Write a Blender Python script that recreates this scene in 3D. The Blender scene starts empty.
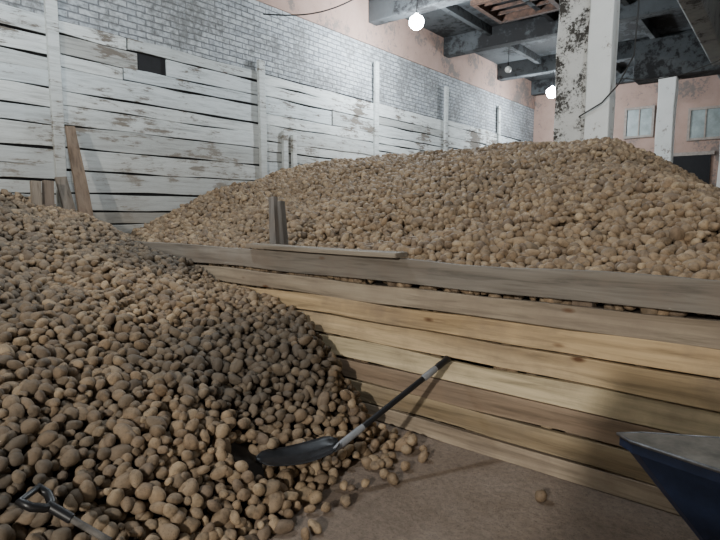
import bpy, bmesh, math, random
import numpy as np
from mathutils import Vector, Matrix, Euler, noise
random.seed(4); rng=np.random.default_rng(7)
S=bpy.context.scene
COL=S.collection

# ---------------------------------------------------------------- helpers
def link(o,parent=None):
    COL.objects.link(o)
    if parent: o.parent=parent
    return o
def empty(name):
    o=bpy.data.objects.new(name,None); o.empty_display_size=.2
    return link(o)
class MB:
    def __init__(s): s.v=[];s.f=[];s.c=[];s.m=[];s.uv=None
    def add(s,vs,fs,col=(1,1,1),mi=0):
        b=len(s.v); s.v+=[tuple(v) for v in vs]; s.c+=[(*col,1)]*len(vs)
        for f in fs: s.f.append([b+i for i in f]); s.m.append(mi)
    def box(s,lo,hi,col=(1,1,1),M=None,mi=0):
        x0,y0,z0=lo;x1,y1,z1=hi
        vs=[Vector(p) for p in((x0,y0,z0),(x1,y0,z0),(x1,y1,z0),(x0,y1,z0),(x0,y0,z1),(x1,y0,z1),(x1,y1,z1),(x0,y1,z1))]
        if M is not None: vs=[M@v for v in vs]
        s.add(vs,[(0,3,2,1),(4,5,6,7),(0,1,5,4),(1,2,6,5),(2,3,7,6),(3,0,4,7)],col,mi)
    def plank(s,p0,p1,h,t,up=(0,0,1),col=(1,1,1),wob=.006,seg=10,mi=0,taper=0):
        """board from p0 to p1 (centre line) with height h along up and thickness t"""
        p0=Vector(p0);p1=Vector(p1);d=(p1-p0);L=d.length;d.normalize();up=Vector(up)
        up=(up-d*up.dot(d)).normalized(); n=d.cross(up).normalized()
        rings=[];off=random.random()*100
        for i in range(seg+1):
            a=i/seg; c=p0+d*(L*a)
            hh=h*(1-taper*a)
            wa=wob*noise.noise(Vector((a*L*1.2+off,0,0)))*2; wb=wob*noise.noise(Vector((a*L*1.2+off,9,0)))*2
            wn=wob*noise.noise(Vector((a*L*.7+off,4,0)))*1.5
            e=.004
            ring=[]
            for (u,w) in((-.5,-.5),(.5,-.5),(.5,.5),(-.5,.5)):
                q=c+up*(hh*u+(wa if u>0 else wb))+n*(t*w+wn); ring.append(q)
            rings.append(ring)
        vs=[q for r in rings for q in r];fs=[]
        for i in range(seg):
            for k in range(4):
                a=i*4+k;b=i*4+(k+1)%4
                fs.append((a,a+4,b+4,b))
        fs.append((0,1,2,3)); k=seg*4; fs.append((k+3,k+2,k+1,k))
        s.add(vs,fs,col,mi)
    def obj(s,name,mats,parent=None,bevel=0,smooth=False):
        me=bpy.data.meshes.new(name); me.from_pydata(s.v,[],s.f); me.update()
        a=me.color_attributes.new('Col','FLOAT_COLOR','POINT')
        a.data.foreach_set('color',np.array(s.c,dtype=np.float32).ravel())
        for m in (mats if isinstance(mats,(list,tuple)) else [mats]): me.materials.append(m)
        me.polygons.foreach_set('material_index',s.m)
        if smooth: me.polygons.foreach_set('use_smooth',[True]*len(s.f))
        bm=bmesh.new(); bm.from_mesh(me); bmesh.ops.recalc_face_normals(bm,faces=bm.faces); bm.to_mesh(me); bm.free()
        o=bpy.data.objects.new(name,me); link(o,parent)
        if bevel:
            b=o.modifiers.new('b','BEVEL'); b.width=bevel; b.segments=2; b.limit_method='ANGLE'; b.angle_limit=math.radians(40)
        return o
def tube(name,pts,r,mat,parent=None,rad=None,cyc=False):
    cu=bpy.data.curves.new(name,'CURVE'); cu.dimensions='3D'; cu.bevel_depth=r; cu.bevel_resolution=4; cu.use_fill_caps=True
    sp=cu.splines.new('POLY'); sp.points.add(len(pts)-1); sp.use_cyclic_u=cyc
    for i,p in enumerate(pts):
        sp.points[i].co=(*p,1); sp.points[i].radius=(rad[i] if rad else 1)
    cu.materials.append(mat)
    o=bpy.data.objects.new(name,cu); return link(o,parent)

# ---------------------------------------------------------------- materials
def newmat(name):
    m=bpy.data.materials.new(name); m.use_nodes=True
    nt=m.node_tree; N=nt.nodes; L=nt.links; b=N['Principled BSDF']
    return m,nt,N,L,b
def nd(N,t,**k):
    n=N.new(t)
    for a,v in k.items(): setattr(n,a,v)
    return n
def mapping(N,L,scale,src='Object',rnd=None):
    tc=nd(N,'ShaderNodeTexCoord'); mp=nd(N,'ShaderNodeMapping'); mp.inputs['Scale'].default_value=scale
    L.new(tc.outputs[src],mp.inputs['Vector'])
    if rnd:
        g=nd(N,'ShaderNodeNewGeometry'); m=nd(N,'ShaderNodeMath',operation='MULTIPLY'); m.inputs[1].default_value=37.
        L.new(g.outputs['Random Per Island'],m.inputs[0]); cx=nd(N,'ShaderNodeCombineXYZ')
        for i in range(3): L.new(m.outputs[0],cx.inputs[i])
        L.new(cx.outputs[0],mp.inputs['Location'])
    return mp.outputs[0]
def noi(N,L,vec,scale,detail=5,rough=.6,dist=0):
    n=nd(N,'ShaderNodeTexNoise'); n.inputs['Scale'].default_value=scale; n.inputs['Detail'].default_value=detail
    n.inputs['Roughness'].default_value=rough; n.inputs['Distortion'].default_value=dist
    L.new(vec,n.inputs['Vector']); return n.outputs['Fac']
def ramp(N,L,fac,stops):
    r=nd(N,'ShaderNodeValToRGB'); cr=r.color_ramp
    while len(cr.elements)<len(stops): cr.elements.new(.5)
    for e,(p,c) in zip(cr.elements,stops):
        e.position=p; e.color=(*c,1) if len(c)==3 else c
    L.new(fac,r.inputs[0]); return r.outputs[0]
def mix(N,L,fac,a,b,mode='MIX'):
    m=nd(N,'ShaderNodeMix',data_type='RGBA',blend_type=mode)
    for s,v in((0,fac),(6,a),(7,b)):
        if hasattr(v,'links'): L.new(v,m.inputs[s])
        elif s==0: m.inputs[0].default_value=v
        else: m.inputs[s].default_value=(*v,1)
    return m.outputs[2]
def bump(N,L,b,h,st=.3,d=.01):
    n=nd(N,'ShaderNodeBump'); n.inputs['Strength'].default_value=st; n.inputs['Distance'].default_value=d
    L.new(h,n.inputs['Height']); L.new(n.outputs[0],b.inputs['Normal'])
def g(v): return (v,v,v)

def wood_mat(name,axis,dirt=.5,knots=True):
    m,nt,N,L,b=newmat(name)
    sc=[9,9,9]; sc[axis]=.55
    v=mapping(N,L,sc,rnd=True)
    n1=noi(N,L,v,3.2,8,.62,.6); n2=noi(N,L,v,.8,3,.5,.4)
    at=nd(N,'ShaderNodeAttribute',attribute_name='Col')
    gr=ramp(N,L,n1,[(.3,g(.55)),(.5,g(.95)),(.7,g(1.15))])
    c=mix(N,L,1,at.outputs['Color'],gr,'MULTIPLY')
    gr2=ramp(N,L,n2,[(.3,(.62,.58,.54)),(.6,g(1.08))])
    c=mix(N,L,.9,c,gr2,'MULTIPLY')
    v2=mapping(N,L,(1,1,1),rnd=True); n3=noi(N,L,v2,1.7,6,.65)
    dm=ramp(N,L,n3,[(.46,g(0)),(.68,g(1))])
    dd=nd(N,'ShaderNodeMath',operation='MULTIPLY'); L.new(dm,dd.inputs[0]); dd.inputs[1].default_value=dirt
    c=mix(N,L,dd.outputs[0],c,(.20,.155,.12))
    if knots:
        sk=[5.5,5.5,5.5]; sk[axis]=2.2
        vk=mapping(N,L,sk,rnd=True); vo=nd(N,'ShaderNodeTexVoronoi'); vo.inputs['Scale'].default_value=1; L.new(vk,vo.inputs['Vector'])
        k=ramp(N,L,vo.outputs['Distance'],[(.05,g(1)),(.12,g(0))])
        c=mix(N,L,k,c,(.12,.06,.03))
    L.new(c,b.inputs['Base Color']); b.inputs['Roughness'].default_value=.75; b.inputs['Specular IOR Level'].default_value=.25
    bump(N,L,b,n1,.45,.006); return m
WOODX=wood_mat('rough_sawn_board_x',0,.6); WOODZ=wood_mat('old_post_z',2,.6); 

def whitewash():
    m,nt,N,L,b=newmat('whitewashed_boards')
    v=mapping(N,L,(9,.7,9),rnd=True); n1=noi(N,L,v,2.6,9,.7,.5)
    v2=mapping(N,L,(1,1,1)); n2=noi(N,L,v2,.9,6,.65); 
    v3=mapping(N,L,(3,1.0,7),rnd=True); n3=noi(N,L,v3,2.,9,.78,.3)
    ge=nd(N,'ShaderNodeNewGeometry')
    tint=ramp(N,L,ge.outputs['Random Per Island'],[(0,(.34,.335,.31)),(.12,(.46,.49,.49)),(.5,(.66,.69,.68)),(1,(.53,.58,.60))])
    c=mix(N,L,1,tint,ramp(N,L,n1,[(.25,g(.42)),(.5,g(.95)),(.75,g(1.12))]),'MULTIPLY')
    ad=nd(N,'ShaderNodeMath',operation='ADD'); L.new(n2,ad.inputs[0]); L.new(n3,ad.inputs[1])
    pe=ramp(N,L,ad.outputs[0],[(.88,g(1)),(.95,g(0))])
    c=mix(N,L,pe,c,(.15,.13,.11))
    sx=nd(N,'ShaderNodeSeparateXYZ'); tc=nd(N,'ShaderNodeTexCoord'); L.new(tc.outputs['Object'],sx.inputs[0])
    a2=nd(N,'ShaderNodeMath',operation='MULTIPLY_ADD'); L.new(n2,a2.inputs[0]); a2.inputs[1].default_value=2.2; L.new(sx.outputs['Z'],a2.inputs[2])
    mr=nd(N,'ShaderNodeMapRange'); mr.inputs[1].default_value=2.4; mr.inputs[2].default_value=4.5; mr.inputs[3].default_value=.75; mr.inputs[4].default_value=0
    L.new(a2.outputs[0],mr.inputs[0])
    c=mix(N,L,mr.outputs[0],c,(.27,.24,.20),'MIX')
    L.new(c,b.inputs['Base Color']); b.inputs['Roughness'].default_value=.85
    bump(N,L,b,n1,.6,.01); return m
WW=whitewash()

def painted_brick(name,c1,c2,cm,bare,thr=.42,yz=True):
    m,nt,N,L,b=newmat(name)
    tc=nd(N,'ShaderNodeTexCoord'); sx=nd(N,'ShaderNodeSeparateXYZ'); cx=nd(N,'ShaderNodeCombineXYZ')
    L.new(tc.outputs['Object'],sx.inputs[0]); L.new(sx.outputs['Y' if yz else 'X'],cx.inputs[0]); L.new(sx.outputs['Z'],cx.inputs[1])
    dv=nd(N,'ShaderNodeVectorMath',operation='SCALE'); dv.inputs['Scale'].default_value=.02; 
    nn=nd(N,'ShaderNodeTexNoise'); nn.inputs['Scale'].default_value=7; L.new(tc.outputs['Object'],nn.inputs['Vector']); L.new(nn.outputs['Color'],dv.inputs[0])
    av=nd(N,'ShaderNodeVectorMath',operation='ADD'); L.new(cx.outputs[0],av.inputs[0]); L.new(dv.outputs[0],av.inputs[1])
    br=nd(N,'ShaderNodeTexBrick'); L.new(av.outputs[0],br.inputs['Vector'])
    br.inputs['Color1'].default_value=(*c1,1); br.inputs['Color2'].default_value=(*c2,1); br.inputs['Mortar'].default_value=(*cm,1)
    br.inputs['Scale'].default_value=1; br.inputs['Brick Width'].default_value=.26; br.inputs['Row Height'].default_value=.085; br.inputs['Mortar Size'].default_value=.012; br.inputs['Mortar Smooth'].default_value=.6
    n=noi(N,L,tc.outputs['Object'],1.3,8,.7); n4=noi(N,L,tc.outputs['Object'],14,6,.7)
    ad=nd(N,'ShaderNodeMath',operation='MULTIPLY_ADD'); L.new(n4,ad.inputs[0]); ad.inputs[1].default_value=.5; L.new(n,ad.inputs[2])
    pe=ramp(N,L,ad.outputs[0],[(thr+.2,g(.85)),(thr+.38,g(0))])
    c=mix(N,L,pe,br.outputs['Color'],bare)
    c=mix(N,L,1,c,ramp(N,L,n4,[(.3,g(.6)),(.6,g(1.05))]),'MULTIPLY')
    L.new(c,b.inputs['Base Color']); b.inputs['Roughness'].default_value=.9
    inv=nd(N,'ShaderNodeMath',operation='SUBTRACT'); inv.inputs[0].default_value=1; L.new(br.outputs['Fac'],inv.inputs[1])
    bump(N,L,b,inv.outputs[0],.8,.02); return m
BRICK=painted_brick('whitewashed_brick',(.47,.50,.52),(.36,.39,.42),(.19,.20,.215),(.20,.205,.205),.43)

def plaster(name,ca,cb,cc,sc=1.2,peel=.4,rough=.9,bst=.3):
    m,nt,N,L,b=newmat(name)
    v=mapping(N,L,(1,1,1)); n=noi(N,L,v,sc,8,.65); n2=noi(N,L,v,sc*9,8,.75)
    c=mix(N,L,ramp(N,L,n,[(.35,g(0)),(.65,g(1))]),ca,cb)
    ad=nd(N,'ShaderNodeMath',operation='MULTIPLY_ADD'); L.new(n2,ad.inputs[0]); ad.inputs[1].default_value=.7; L.new(n,ad.inputs[2])
    c=mix(N,L,ramp(N,L,ad.outputs[0],[(peel+.28,g(1)),(peel+.36,g(0))]),c,cc)
    L.new(c,b.inputs['Base Color']); b.inputs['Roughness'].default_value=rough
    bump(N,L,b,n2,bst,.02); return m
PINK=plaster('pink_plaster',(.31,.205,.165),(.39,.27,.225),(.18,.15,.135),1.2,.44)
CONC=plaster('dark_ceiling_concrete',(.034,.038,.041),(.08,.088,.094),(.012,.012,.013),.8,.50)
BEAM=plaster('beam_concrete',(.24,.25,.26),(.34,.36,.36),(.07,.07,.075),1.6,.42)
COLM=plaster('whitewashed_column_rough',(.56,.56,.54),(.66,.66,.64),(.05,.045,.04),3.0,.50)
COLW=plaster('whitewashed_column_clean',(.78,.80,.79),(.84,.86,.85),(.26,.21,.18),3.0,.35)
PLAIN=plaster('grey_wall',(.2,.2,.19),(.28,.27,.25),(.15,.13,.12),1.,.36)
def floor_mat():
    m,nt,N,L,b=newmat('dusty_earth_concrete')
    v=mapping(N,L,(1,1,1)); n=noi(N,L,v,1.3,8,.62); n2=noi(N,L,v,26,8,.75); n3=noi(N,L,v,70,5,.75)
    c=ramp(N,L,n,[(.3,(.17,.125,.095)),(.5,(.265,.205,.16)),(.72,(.35,.285,.235))])
    c=mix(N,L,.9,c,ramp(N,L,n2,[(.3,g(.55)),(.55,g(1)),(.75,g(1.2))]),'MULTIPLY')
    c=mix(N,L,ramp(N,L,n3,[(.57,g(0)),(.66,g(.85))]),c,(.08,.057,.04))
    L.new(c,b.inputs['Base Color']); b.inputs['Roughness'].default_value=.88
    bump(N,L,b,n2,.6,.025); return m
FLOOR=floor_mat()
def potato_mat():
    m,nt,N,L,b=newmat('potato_skin')
    oi=nd(N,'ShaderNodeObjectInfo')
    v=mapping(N,L,(1,1,1)); 
    ad=nd(N,'ShaderNodeVectorMath',operation='ADD'); mm=nd(N,'ShaderNodeMath',operation='MULTIPLY'); mm.inputs[1].default_value=50
    L.new(oi.outputs['Random'],mm.inputs[0]); cx=nd(N,'ShaderNodeCombineXYZ'); L.new(mm.outputs[0],cx.inputs[0]); L.new(mm.outputs[0],cx.inputs[1])
    L.new(v,ad.inputs[0]); L.new(cx.outputs[0],ad.inputs[1]); vv=ad.outputs[0]
    n=noi(N,L,vv,20,6,.65); n2=noi(N,L,vv,130,4,.7)
    base=ramp(N,L,oi.outputs['Random'],[(0,(.20,.138,.085)),(.2,(.33,.238,.15)),(.45,(.24,.175,.115)),(.7,(.41,.305,.195)),(.85,(.19,.14,.10)),(1,(.31,.215,.13))])
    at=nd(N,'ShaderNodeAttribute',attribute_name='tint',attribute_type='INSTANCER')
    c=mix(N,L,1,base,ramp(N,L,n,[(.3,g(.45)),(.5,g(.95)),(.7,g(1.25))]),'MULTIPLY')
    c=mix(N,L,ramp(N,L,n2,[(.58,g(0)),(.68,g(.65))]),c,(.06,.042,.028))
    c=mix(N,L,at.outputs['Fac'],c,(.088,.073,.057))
    L.new(c,b.inputs['Base Color']); b.inputs['Roughness'].default_value=.72; b.inputs['Specular IOR Level'].default_value=.35
    bump(N,L,b,n2,.3,.003); return m
POT=potato_mat()
def simple(name,c,r=.6,metal=0,emit=0,var=.15,sc=12):
    m,nt,N,L,b=newmat(name)
    v=mapping(N,L,(1,1,1)); n=noi(N,L,v,sc,6,.65)
    c2=ramp(N,L,n,[(.3,tuple(x*(1-var*2) for x in c)),(.7,tuple(min(1,x*(1+var)) for x in c))])
    L.new(c2,b.inputs['Base Color']); b.inputs['Roughness'].default_value=r; b.inputs['Metallic'].default_value=metal
    if emit:
        b.inputs['Emission Color'].default_value=(*c,1); b.inputs['Emission Strength'].default_value=emit
    return m
GAPSHADE=simple('pile_core_gap_shade',(.026,.018,.012),.95,var=.3)  # near-black core colour stands in for the shade between potatoes
BLACKP=simple('black_plastic',(.012,.012,.014),.4)
STEEL=simple('worn_steel',(.25,.25,.26),.45,.7,var=.3)
GREYP=simple('grey_collar',(.22,.23,.25),.45)
DULL=simple('dirty_shaft',(.13,.12,.11),.7,var=.4)
BLADE=simple('dark_blade_steel',(.022,.023,.027),.42,.3,var=.4)
BLUE=simple('dark_blue_paint',(.028,.048,.12),.5,var=.3,sc=5)
TOPG=simple('dusty_sheet_metal',(.23,.21,.18),.6,.1,var=.3,sc=8)
BULB=simple('bulb_glass_lit',(.86,.95,1.0),.3,emit=120,var=0)
BULBOFF=simple('bulb_glass_off',(.7,.7,.66),.3)
CABLE=simple('cable_rubber',(.015,.015,.015),.6)
GLASS=simple('dusty_window_pane',(.22,.27,.27),.35,var=.25,sc=3)
FRAME=simple('window_frame_paint',(.30,.26,.23),.7)
RUST=simple('rusty_hatch',(.08,.04,.025),.8,var=.4)
DARK=simple('dark_opening',(.01,.01,.012),.9)
SHADOWCRATE=simple('shadow_crate_wood',(.25,.19,.13),.8,var=.3)

# ---------------------------------------------------------------- room
XL,XR,YN,YF,ZC=-7.2,6.5,-9.0,18.6,5.95
r=MB(); r.box((XL-.4,YN-.3,-.3),(XR+.3,YF+.3,0)); r.obj('floor',FLOOR)
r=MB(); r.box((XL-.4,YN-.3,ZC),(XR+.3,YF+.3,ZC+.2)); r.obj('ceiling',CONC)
r=MB(); r.box((XL-.4,YN,0),(XL,YF,5.08),mi=0); r.box((XL-.4,YN,5.08),(XL+.03,YF,ZC),mi=1)
wl=r.obj('wall_left',[BRICK,PINK])
r=MB(); r.box((XL-.4,YF,0),(XR+.3,YF+.3,ZC)); r.obj('wall_back',PINK)
r=MB(); r.box((XR,YN,0),(XR+.3,YF,ZC)); r.obj('wall_right',PLAIN)
r=MB(); r.box((XL-.4,YN-.3,0),(XR+.3,YN,ZC)); r.obj('wall_front',PLAIN)
# whitewashed boarding on the left wall
batY=[-6.7,-3.5,-.35,2.87,6.17,9.35,12.35,15.6,18.5]
r=MB()
for a,b_ in zip([YN]+batY,batY):
    z=.02
    while z<3.9:
        h=random.choice([.17,.2,.24,.28]); h=min(h,3.95-z)
        if h<.05: break
        y0=a; 
        if a==2.87 and z<3.74<z+h:                     # broken board: a hole near the top of this bay
            segs=[(a,3.98),(4.42,b_)]
        elif random.random()<.3 and b_-a>2:
            cut=a+random.uniform(.8,b_-a-.8); segs=[(a,cut-.006),(cut+.006,b_)]
        else: segs=[(a,b_)]
        for (s0,s1) in segs:
            t1=random.uniform(-.018,.018)
            r.plank((XL+.03+random.uniform(0,.02),s0+.005,z+h/2),(XL+.03+random.uniform(0,.02),s1-.005,z+h/2+t1),h-random.uniform(.010,.028),.03,wob=.013,seg=14)
        z+=h
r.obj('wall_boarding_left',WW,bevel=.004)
for i,y in enumerate(batY[:-1]):
    r=MB(); ztop=4.75 if y>9 else 4.45
    if y==2.87: ztop=5.0
    if y==6.17: ztop=4.1
    r.plank((XL+.09,y,0.0),(XL+.09,y+random.uniform(-.03,.03),ztop),.13,.06,up=(0,1,0),wob=.01)
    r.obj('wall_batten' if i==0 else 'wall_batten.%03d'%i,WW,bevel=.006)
r=MB(); r.plank((XL+.09,6.65,0.),(XL+.09,6.68,3.0),.12,.06,up=(0,1,0)); r.plank((XL+.09,6.9,0.),(XL+.09,6.9,2.95),.1,.06,up=(0,1,0))
r.obj('wall_batten_short',WW,bevel=.006)
# backing so the gaps between boards read dark
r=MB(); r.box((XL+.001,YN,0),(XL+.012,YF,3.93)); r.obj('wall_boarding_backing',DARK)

# ceiling beams, ribs, girder, columns
for i,y in enumerate([-6.7,-3.5,-.35,2.87,6.1,9.3,12.4,15.6,18.3]):
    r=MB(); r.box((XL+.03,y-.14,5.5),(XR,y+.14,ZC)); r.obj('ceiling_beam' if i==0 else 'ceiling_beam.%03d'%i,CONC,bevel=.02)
r=MB()
x=XL+1.3
while x<XR:
    r.box((x-.06,YN,ZC-.2),(x+.06,YF,ZC-.001)); x+=1.5
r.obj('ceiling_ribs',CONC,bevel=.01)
r=MB(); r.box((-1.55,YN,4.7),(-1.25,YF,5.5)); r.obj('ceiling_girder',BEAM,bevel=.03)
def column(name,x0,x1,y0,y1,zt,m):
    mb=MB(); n=14
    vs=[];fs=[]
    for i in range(n+1):
        z=zt*i/n
        for (x,y) in((x0,y0),(x1,y0),(x1,y1),(x0,y1)):
            q=.012; vs.append((x+noise.noise(Vector((x*3,y,z*1.7)))*q*2,y+noise.noise(Vector((x,y*3,z*1.7+9)))*q*2,z))
    for i in range(n):
        for k in range(4):
            a=i*4+k;b=i*4+(k+1)%4; fs.append((a,b,b+4,a+4))
    k=n*4; fs.append((0,3,2,1)); fs.append((k,k+1,k+2,k+3))
    mb.add(vs,fs,mi=0); return mb
e=empty('column')
mb=column('a',-2.80,-2.36,8.0,8.4,5.5,COLM); mb.obj('shaft_left',COLM,e,bevel=.02)
mb=column('a',-2.345,-2.03,7.93,8.25,5.5,COLW); mb.obj('shaft_right',COLW,e,bevel=.02)
e=empty('column.001')
mb=column('a',-2.57,-2.22,14.1,14.45,4.62,COLW); mb.obj('shaft',COLW,e,bevel=.02)
r=MB(); r.box((-3.1,14.05,4.62),(-1.0,14.65,5.5)); r.obj('capital',CONC,e,bevel=.02)
e=empty('column.002')
mb=column('a',-1.30,-.9,14.1,14.45,4.75,COLW); mb.obj('shaft',COLW,e,bevel=.02)
# ceiling hatch
r=MB(); 
hx,hy=-4.6,9.9+.9
r.box((hx-.7,hy-.7,ZC-.26),(hx+.7,hy-.6,ZC-.0)); r.box((hx-.7,hy+.6,ZC-.26),(hx+.7,hy+.7,ZC)); r.box((hx-.7,hy-.6,ZC-.26),(hx-.6,hy+.6,ZC)); r.box((hx+.6,hy-.6,ZC-.26),(hx+.7,hy+.6,ZC))
r.box((hx-.6,hy-.6,ZC-.06),(hx+.6,hy+.6,ZC-.03),mi=1)
for k in range(3): r.box((hx-.6,hy-.35+k*.33,ZC-.2),(hx+.6,hy-.3+k*.33,ZC-.14))
r.obj('ceiling_hatch',[RUST,DARK])
# back wall windows
def window(name,x,z,w,h):
    r=MB(); y=YF
    r.box((x-w/2,y-.02,z-h/2),(x+w/2,y-.005,z+h/2),mi=1)
    t=.07
    r.box((x-w/2-t,y-.07,z-h/2-t),(x+w/2+t,y,z-h/2)); r.box((x-w/2-t,y-.07,z+h/2),(x+w/2+t,y,z+h/2+t))
    r.box((x-w/2-t,y-.07,z-h/2),(x-w/2,y,z+h/2)); r.box((x+w/2,y-.07,z-h/2),(x+w/2+t,y,z+h/2))
    r.box((x-.02,y-.05,z-h/2),(x+.02,y-.0,z+h/2)); r.obj(name,[FRAME,GLASS])
window('window_1',-3.85,4.3,.7,.8); window('window_2',-2.1,4.1,.75,.8); window('window_3',.6,4.1,.75,.8); window('window_4',-6,4.3,.75,.8)
r=MB(); r.box((-3.1,YF-.055,2.2),(-1.9,YF-.01,3.2)); r.box((-3.18,YF-.075,3.2),(-1.82,YF-.005,3.3),mi=1); r.obj('door_1',[DARK,FRAME])

# ---------------------------------------------------------------- storage bin plank wall
WY=3.1
r=MB()
Z=[1.08,.915,.765,.605,.445,.285,.13,.0]
cols=[(.24,.22,.195),(.33,.27,.20),(.52,.375,.225),(.56,.42,.255),(.62,.50,.33),(.31,.235,.165),(.40,.305,.205),(.45,.365,.27)]
tops=[1.255]+[z-.008 for z in Z[:-1]]; tops[1]=1.055; tops[3]=.755
for i,(zb,zt,c) in enumerate(zip(Z,tops,cols)):
    zc=(zb+zt)/2; h=zt-zb-.004
    m_=1.5+.3*(i%3)
    for (s,e_) in((XL+.1,m_),(m_+.006,4.4)):
        cc=tuple(q*random.uniform(.97,1.03) for q in c)
        dy=random.uniform(-.008,.008)
        r.plank((s,WY+.02+dy,zc+random.uniform(-.006,.006)),(e_,WY+.02-dy,zc+random.uniform(-.006,.006)),h,.04,col=cc,wob=.011,seg=30)
bin_=empty('potato_bin_wall')
r.obj('boards',WOODX,bin_,bevel=.004)
r=MB()
for x in(-6.6,-4.9,-3.2,-.9,.8,2.6,4.2):
    r.plank((x,WY+.10,0),(x,WY+.10,1.18),.12,.1,up=(1,0,0),col=(.2,.15,.11))
r.obj('posts',WOODZ,bin_,bevel=.005)
r=MB()
r.plank((-3.78,WY+.02,1.280),(-2.12,WY+.0,1.285),.15,.035,up=(0,1,0),col=(.28,.24,.19),wob=.01)
r.obj('loose_board',WOODX,bevel=.004)
# stakes in pile just behind wall
e=empty('wooden_stakes')
r=MB(); r.plank((-3.68,3.32,.9),(-3.75,3.36,1.72),.09,.05,up=(1,0,0),col=(.19,.18,.17),taper=.15)
r.plank((-3.56,3.34,.9),(-3.64,3.36,1.68),.065,.06,up=(1,0,0),col=(.14,.13,.12),taper=.3); r.obj('stakes',WOODZ,e,bevel=.005)
r=MB(); r.plank((-3.62,3.22,.95),(-3.35,3.22,1.24),.16,.05,up=(1,0,0),col=(.07,.045,.03)); r.obj('brace',WOODZ,e,bevel=.005)
# leaning boards near left wall corner
r=MB(); r.plank((-6.55,2.98,1.0),(-6.96,2.95,2.62),.20,.04,up=(0,1,0),col=(.20,.145,.105),wob=.012,taper=.45)
r.plank((-6.75,2.9,1.1),(-6.95,2.8,2.0),.14,.04,up=(0,1,0),col=(.17,.145,.12)); r.obj('leaning_boards',WOODZ,bevel=.005)
r=MB(); r.plank((-6.75,2.55,1.2),(-6.8,2.6,1.94),.11,.08,up=(0,1,0),col=(.19,.15,.12)); r.plank((-6.7,2.42,1.2),(-6.75,2.45,1.93),.1,.06,up=(0,1,0),col=(.24,.20,.16))
r.obj('wooden_stubs',WOODZ,bevel=.005)

# ---------------------------------------------------------------- potato piles
def nz(X,Y,s,o): return np.array([noise.noise(Vector((a*s+o,b*s,o))) for a,b in zip(np.ravel(X),np.ravel(Y))]).reshape(np.shape(X))
def HL(X,Y):
    toe=np.interp(Y,[-6,-3.2,-2,0,1.2,1.7,2.0,2.3,2.7,2.9,3.08],[-6.5,-3.2,-2.2,-1.95,-1.85,-1.85,-1.93,-1.98,-2.02,-2.2,-2.5])
    s=toe-X
    pm=np.interp(s,[-1,0,.5,1,2,3.5,5.3],[-.7,0,.36,.64,1.0,1.36,1.88])
    pw=np.interp(s,[-1,0,.2,.67,1.5,2.9,3.6,4.6],[-1,0,.30,.74,.92,1.10,1.30,1.55])
    k=np.clip((Y-2.0)/1.08,0,1)
    return pm*(1-k)+pw*k+nz(X,Y,1.6,3)*.08*np.clip(s*2,0,1)
def HR(X,Y):
    f=np.interp(Y,[3.1,3.5,4,4.93,6.3,7.2,9.6,14,16],[1.08,1.20,1.36,1.74,2.22,2.47,2.42,.3,-.3])
    r_=np.where(X>-1.9,2.49-.60*(X+1.85)-.04,9.)
    r_=np.maximum(r_,1.12+.1*np.clip(Y-3.1,0,3))
    fall=np.interp(X,[3.4,4.6],[9,.6])
    return np.minimum(np.minimum(f,r_),fall)+nz(X,Y,1.1,11)*.12*np.clip((Y-3.1),0,1)
def make_potatoes():
    c=bpy.data.collections.new('potato_variants')
    for k in range(10):
        bm=bmesh.new(); bmesh.ops.create_icosphere(bm,subdivisions=3,radius=1)
        ex=random.uniform(1.05,1.6); fz=random.uniform(.8,.98)
        for v in bm.verts:
            p=v.co.copy(); d=1+.16*noise.noise(p*1.1+Vector((k*7,0,0)))+.05*noise.noise(p*2.7+Vector((0,k*5,0)))
            v.co=Vector((p.x*ex*(1+.06*p.y),p.y,p.z*fz))*d*.0300
        me=bpy.data.meshes.new('potato'); bm.to_mesh(me); bm.free()
        me.polygons.foreach_set('use_smooth',[True]*len(me.polygons)); me.materials.append(POT)
        c.objects.link(bpy.data.objects.new('potato_variant_%d'%k,me))
    return c
PC=make_potatoes()
ng=bpy.data.node_groups.new('scatter_potatoes','GeometryNodeTree')
ng.interface.new_socket('Geometry',in_out='INPUT',socket_type='NodeSocketGeometry'); ng.interface.new_socket('Geometry',in_out='OUTPUT',socket_type='NodeSocketGeometry')
N=ng.nodes;L=ng.links
gi=N.new('NodeGroupInput');go=N.new('NodeGroupOutput');ip=N.new('GeometryNodeInstanceOnPoints');ci=N.new('GeometryNodeCollectionInfo')
ci.inputs['Collection'].default_value=PC; ci.inputs['Separate Children'].default_value=True; ci.inputs['Reset Children'].default_value=True
def na(n,t):
    q=N.new('GeometryNodeInputNamedAttribute'); q.data_type=t; q.inputs['Name'].default_value=n; return q.outputs['Attribute']
er=N.new('FunctionNodeEulerToRotation'); L.new(na('rot','FLOAT_VECTOR'),er.inputs[0])
L.new(gi.outputs[0],ip.inputs['Points']);L.new(ci.outputs[0],ip.inputs['Instance']); ip.inputs['Pick Instance'].default_value=True
L.new(na('pidx','INT'),ip.inputs['Instance Index']);L.new(er.outputs[0],ip.inputs['Rotation']);L.new(na('scl','FLOAT'),ip.inputs['Scale']);L.new(ip.outputs[0],go.inputs[0])
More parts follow.
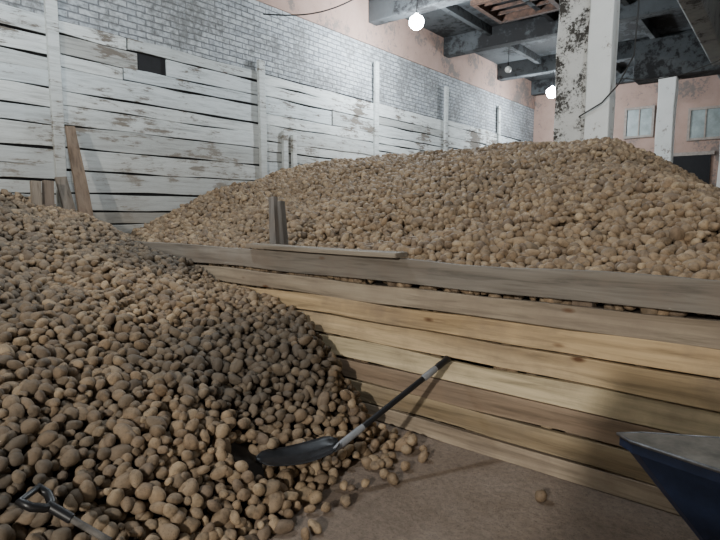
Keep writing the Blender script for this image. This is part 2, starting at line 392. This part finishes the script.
def cloud(name,P,tint,parent,scl=None,ms=1.0):
    P=np.asarray(P,dtype=np.float32); n=len(P)
    me=bpy.data.meshes.new(name); me.vertices.add(n); me.vertices.foreach_set('co',P.ravel())
    rot=rng.normal(0,.6,(n,3)); rot[:,2]=rng.uniform(0,6.28,n)
    a=me.attributes.new('rot','FLOAT_VECTOR','POINT'); a.data.foreach_set('vector',rot.astype(np.float32).ravel())
    a=me.attributes.new('scl','FLOAT','POINT'); a.data.foreach_set('value',(ms*np.clip(rng.normal(1.0,.20,n),.6,1.55) if scl is None else np.full(n,scl)).astype(np.float32))
    a=me.attributes.new('pidx','INT','POINT'); a.data.foreach_set('value',rng.integers(0,10,n).astype(np.int32))
    a=me.attributes.new('tint','FLOAT','POINT'); a.data.foreach_set('value',np.asarray(tint,dtype=np.float32))
    me.materials.append(POT)
    o=bpy.data.objects.new(name,me); link(o,parent); m=o.modifiers.new('s','NODES'); m.node_group=ng; return o
def scatter(H,x0,x1,y0,y1,sp,minh,sub):
    xs=np.arange(x0,x1,sp); ys=np.arange(y0,y1,sp*.866)
    X,Y=np.meshgrid(xs,ys); X=X+(np.arange(len(ys))%2)[:,None]*sp/2
    X=X.ravel()+rng.uniform(-.32,.32,X.size)*sp; Y=Y.ravel()+rng.uniform(-.32,.32,Y.size)*sp
    k=(X>x0)&(X<x1)&(Y>y0)&(Y<y1); X=X[k];Y=Y[k]
    h=H(X,Y); e=.05
    gx=(H(X+e,Y)-h)/e; gy=(H(X,Y+e)-h)/e
    gx=np.clip(gx,-1.5,1.5);gy=np.clip(gy,-1.5,1.5)
    nl=np.sqrt(gx**2+gy**2+1); off=rng.uniform(-.026,.022,len(X))-sub
    P=np.stack([X-gx/nl*off,Y-gy/nl*off,h+off/nl],1)
    k=(h>minh)&(P[:,0]>x0)&(P[:,0]<x1)&(P[:,1]<y1)&(P[:,1]>y0); P=P[k]; P[:,2]=np.maximum(P[:,2],.03)
    return P
def core(name,H,x0,x1,y0,y1,st,parent,drop):
    xs=np.linspace(x0,x1,int((x1-x0)/st)+1);ys=np.linspace(y0,y1,int((y1-y0)/st)+1)
    X,Y=np.meshgrid(xs,ys); Zz=np.maximum(H(X,Y)-drop,-.01)
    nx,ny=len(xs),len(ys); V=list(zip(X.ravel(),Y.ravel(),Zz.ravel())); F=[(j*nx+i,j*nx+i+1,(j+1)*nx+i+1,(j+1)*nx+i) for j in range(ny-1) for i in range(nx-1)]
    me=bpy.data.meshes.new(name);me.from_pydata(V,[],F);me.materials.append(GAPSHADE);me.polygons.foreach_set('use_smooth',[True]*len(F))
    link(bpy.data.objects.new(name,me),parent)
lp=empty('potato_pile')
core('pile_core',HL,XL+.06,-1.9,-5.5,WY-.03,.08,lp,.085)
A=np.concatenate([scatter(HL,XL+.1,-1.6,-5.4,WY-.04,.059,.015,0),scatter(HL,XL+.1,-1.6,-5.4,WY-.04,.064,.06,.045)])
# loose potatoes at the toe
ex=[(-1.80+rng.uniform(-.15,.16)*1.0,rng.uniform(.6,2.95),.03) for _ in range(50)]
ex=[p for p in ex if not(p[0]>-1.68 and p[1]>2.2)]
for k in range(44): ex.append((rng.uniform(-2.3,-1.82),rng.uniform(2.45,3.02),.03+(.05 if rng.random()<.15 else 0)))
A2=np.array([(float(a),float(b),c) for a,b,c in ex])
A=np.concatenate([A,A2])
# the shovel blade lies on top: nothing may poke through it
TIP=np.array([-2.21,1.82,.215]);NEC=np.array([-1.94,2.21,.24]); dd_=(NEC-TIP); l2=(dd_[:2]**2).sum()
q=A[:,:2]-TIP[:2]; t_=np.clip((q@dd_[:2])/l2,-.05,1.1); dist=np.linalg.norm(q-t_[:,None]*dd_[:2],axis=1)
bad=(dist<.125)&(A[:,2]>TIP[2]+t_*dd_[2]-.065)
A=A[~bad]
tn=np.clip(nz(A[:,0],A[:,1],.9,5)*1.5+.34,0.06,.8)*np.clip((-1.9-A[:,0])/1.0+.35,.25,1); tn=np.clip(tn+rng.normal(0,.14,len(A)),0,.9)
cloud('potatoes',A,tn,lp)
cloud('stray_potato',[(-.96,2.78,.032)],[.2],None,scl=1.15)
rp=empty('potato_pile.001')
core('pile_core',HR,XL+.06,4.6,WY+.05,14.8,.1,rp,.09)
B=np.concatenate([scatter(HR,XL+.1,4.5,WY+.08,9.8,.064,.03,0),scatter(HR,XL+.1,4.5,WY+.08,5.2,.068,.03,.046),scatter(HR,XL+.1,4.5,9.8,14.7,.08,.03,0)])
inC=(B[:,0]>-2.84)&(B[:,0]<-1.99)&(B[:,1]>7.9)&(B[:,1]<8.43); B=B[~inC]
bx=rng.uniform(XL+.2,4.4,1500); bz=rng.uniform(.05,1.08,1500); B=np.concatenate([B,np.stack([bx,np.full(1500,WY+.085),bz],1)])
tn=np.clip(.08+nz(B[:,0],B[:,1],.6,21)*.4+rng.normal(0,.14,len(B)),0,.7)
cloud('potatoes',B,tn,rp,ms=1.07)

# ---------------------------------------------------------------- shovel
def loft(mb,rings,col=(1,1,1),mi=0,close=True,caps=True):
    n=len(rings[0]); vs=[q for r in rings for q in r];fs=[]
    for i in range(len(rings)-1):
        for k in range(n if close else n-1):
            a=i*n+k;b=i*n+(k+1)%n; fs.append((a,b,b+n,a+n))
    if caps: fs.append(tuple(range(n))); fs.append(tuple((len(rings)-1)*n+k for k in range(n)))
    mb.add(vs,fs,col,mi)
def shovel(name,tip,neck,top,grip='T'):
    e=empty(name); tip=Vector(tip);neck=Vector(neck);top=Vector(top)
    d=(top-neck).normalized()
    def P(a): return neck+(top-neck)*a
    tube('shaft',[P(0),P(.25),P(.6),P(.86)],.0185,BLACKP,e)
    tube('ferrule',[P(-.04),P(.02),P(.16),P(.20)],.022,GREYP,e,rad=[.7,1,1,.85])
    tube('collar',[P(.74),P(.75),P(.86),P(.875)],.0225,GREYP,e,rad=[.8,1,1,.8])
    tube('grip',[P(.87),P(.9),P(.95),P(.99),P(1.0)],.024,BLACKP,e,rad=[.8,1,.92,1.15,.8])
    f=(tip-neck); Lb=f.length; f.normalize(); side=(f.cross(Vector((0,0,1))).normalized()+Vector((0,0,.05))).normalized(); up=side.cross(f).normalized()
    nu,nv=14,10; W=.115; vs=[];fs=[]
    for i in range(nu+1):
        a=i/nu
        if a<.12: w=W*(.25+.65*(a/.12)**.6)
        elif a<.7: w=W*(.9+.1*math.sin((a-.12)/.58*math.pi))
        else: w=W*.9*math.sqrt(max(0.02,1-((a-.7)/.3)**2.4))
        for j in range(nv+1):
            b=j/nv*2-1
            z=.035*b*b*(1-.5*a)+.05*math.sin(a*math.pi)*-.6+ .012*math.exp(-(b/.14)**2)*(1-a)
            vs.append(neck+f*(Lb*a)+side*(w*b)+up*z)
    for i in range(nu):
        for j in range(nv):
            q=i*(nv+1)+j; fs.append((q,q+1,q+nv+2,q+nv+1))
    mb=MB(); mb.add(vs,fs); o=mb.obj('blade',BLADE,e,smooth=True)
    s=o.modifiers.new('t','SOLIDIFY'); s.thickness=.004
    return e
shovel('shovel',(-2.21,1.82,.215),(-1.94,2.21,.24),(-1.70,3.045,.62))
# second shovel: only D-grip and some shaft out of the pile
e=empty('buried_shovel')
c0=Vector((-2.32,.74,.455)); d=Vector((.55,.38,-.38)).normalized(); s_=d.cross(Vector((0,0,1))).normalized()
D=[c0+s_*.055,c0-s_*.055,c0-s_*.05+d*.05,c0-s_*.02+d*.09,c0+d*.10,c0+s_*.02+d*.09,c0+s_*.05+d*.05]
tube('d_grip',D,.018,BLACKP,e,cyc=True)
tube('socket',[c0+d*.09,c0+d*.2],.021,BLACKP,e); tube('shaft',[c0+d*.19,c0+d*.38],.014,DULL,e)

# ---------------------------------------------------------------- steel hopper, right foreground
e=empty('steel_hopper')
rim=[(-.50,2.39),(-.42,2.46),(.20,2.80),(.75,2.80),(.75,2.15),(.20,2.20),(-.44,2.34)]
cx_,cy_=.25,2.5
def ring(s,z,o=0): return [Vector((cx_+(x-cx_)*s,cy_+(y-cy_)*s,z)) for x,y in rim]
mb=MB(); loft(mb,[ring(.42,.12),ring(.97,.60),ring(1.0,.60),ring(1.0,.645)],mi=0,caps=False); 
mb.add(ring(.42,.12),[tuple(range(7))[::-1]],mi=0)
o=mb.obj('body',BLUE,e); s=o.modifiers.new('t','SOLIDIFY'); s.thickness=.006
mb=MB(); loft(mb,[ring(1.01,.645),ring(1.01,.652)]); mb.obj('cover_sheet',TOPG,e,bevel=.002)
tube('rim_rod',ring(1.01,.647),.008,STEEL,e,cyc=True)
for k,(x,y) in enumerate([(.05,2.42),(.05,2.58),(.5,2.4),(.5,2.6)]):
    tube('leg_%d'%(k+1),[(x,y,.0),(x,y,.25)],.018,STEEL,e)

# unseen slatted crates added behind the viewpoint to shade the right side
e=empty('crate_shadow_caster'); r=MB()
cx0,cx1,cy0,cy1=-.12,1.1,-1.9,-1.1
for k in range(5):
    z0=k*.43
    for j in range(4):
        zz=z0+.02+j*.103
        r.box((cx0,cy0,zz),(cx1,cy0+.02,zz+.09)); r.box((cx0,cy1-.02,zz),(cx1,cy1,zz+.09))
        r.box((cx0,cy0+.02,zz),(cx0+.02,cy1-.02,zz+.09)); r.box((cx1-.02,cy0+.02,zz),(cx1,cy1-.02,zz+.09))
    for (x,y) in((cx0+.02,cy0+.02),(cx1-.07,cy0+.02),(cx0+.02,cy1-.07),(cx1-.07,cy1-.07)): r.box((x,y,z0),(x+.05,y+.05,z0+.428))
    r.box((cx0+.02,cy0+.02,z0+.02),(cx1-.02,cy1-.02,z0+.04))
r.obj('shadow_crate_slats',SHADOWCRATE,e)

# ---------------------------------------------------------------- lamps
def lamp(name,x,y,z,power,on=True,ceil=ZC,r_=.085,colr=(.86,.94,1)):
    e=empty(name)
    tube('cord',[(x,y,ceil),(x+.01,y,(z+ceil)/2),(x,y,z+.17)],.008,CABLE,e)
    tube('socket',[(x,y,z+.18),(x,y,z+.16),(x,y,z+.09),(x,y,z+.08)],.03,BLACKP,e,rad=[.5,.9,1,1])
    mb=MB(); rings=[]
    for i in range(13):
        a=i/12*math.pi; rr=r_*math.sin(a); zz=z-r_*math.cos(a)
        if i>8: rr=max(rr,.028); zz=z+r_*(.5+(i-8)*.14)
        rings.append([Vector((x+max(rr,.001)*math.cos(t),y+max(rr,.001)*math.sin(t),zz)) for t in np.linspace(0,2*math.pi,17)[:-1]])
    loft(mb,rings); mb.obj('bulb',BULB if on else BULBOFF,e,smooth=True)
    if on:
        l=bpy.data.lights.new(name+'_light','POINT'); l.energy=power; l.color=colr; l.shadow_soft_size=.12
        lo=bpy.data.objects.new('light',l); lo.location=(x,y,z-.26); link(lo,e)
lamp('ceiling_lamp',-5.70,8.75,5.1,560,r_=.14)
lamp('ceiling_lamp.001',-5.5,15.5,4.92,420,r_=.16)
lamp('ceiling_lamp.002',-6.0,13.6,5.25,0,on=False)
lamp('ceiling_lamp.003',-4.6,1.8,5.1,320)
lamp('ceiling_lamp.004',.6,-6.5,4.2,2300,colr=(1,.955,.87))
lamp('ceiling_lamp.005',.5,5.6,5.1,150)
# cables
tube('wall_cable',[(XL+.12+1.2*(i/16),6.2+i*.12,4.85+.9*(i/16)-.25*math.sin(i/16*math.pi)) for i in range(17)],.012,CABLE)
tube('column_cable',[(-1.75,7.8,5.2),(-1.7,7.8,4.2),(-1.72,7.8,3.6),(-1.9,7.81,3.25),(-2.1,7.84,3.05),(-2.4,7.86,2.9)],.01,CABLE)
tube('sagging_wire',[(-1.9+ i*.35,7.9+i*.1,3.0+.045*i*i-.1*i+.35) for i in range(9)],.007,CABLE)

# world (dim) and camera
w=bpy.data.worlds.new('World'); S.world=w; w.use_nodes=True; w.node_tree.nodes['Background'].inputs[0].default_value=(.5,.6,.7,1); w.node_tree.nodes['Background'].inputs[1].default_value=.3
cd=bpy.data.cameras.new('camera'); cd.sensor_width=36; cd.lens=26.5; co=bpy.data.objects.new('camera',cd); link(co)
co.location=(0,0,1.6); co.rotation_euler=(math.radians(90-6.46),0,math.radians(38.9)); cd.clip_start=.05
S.camera=co
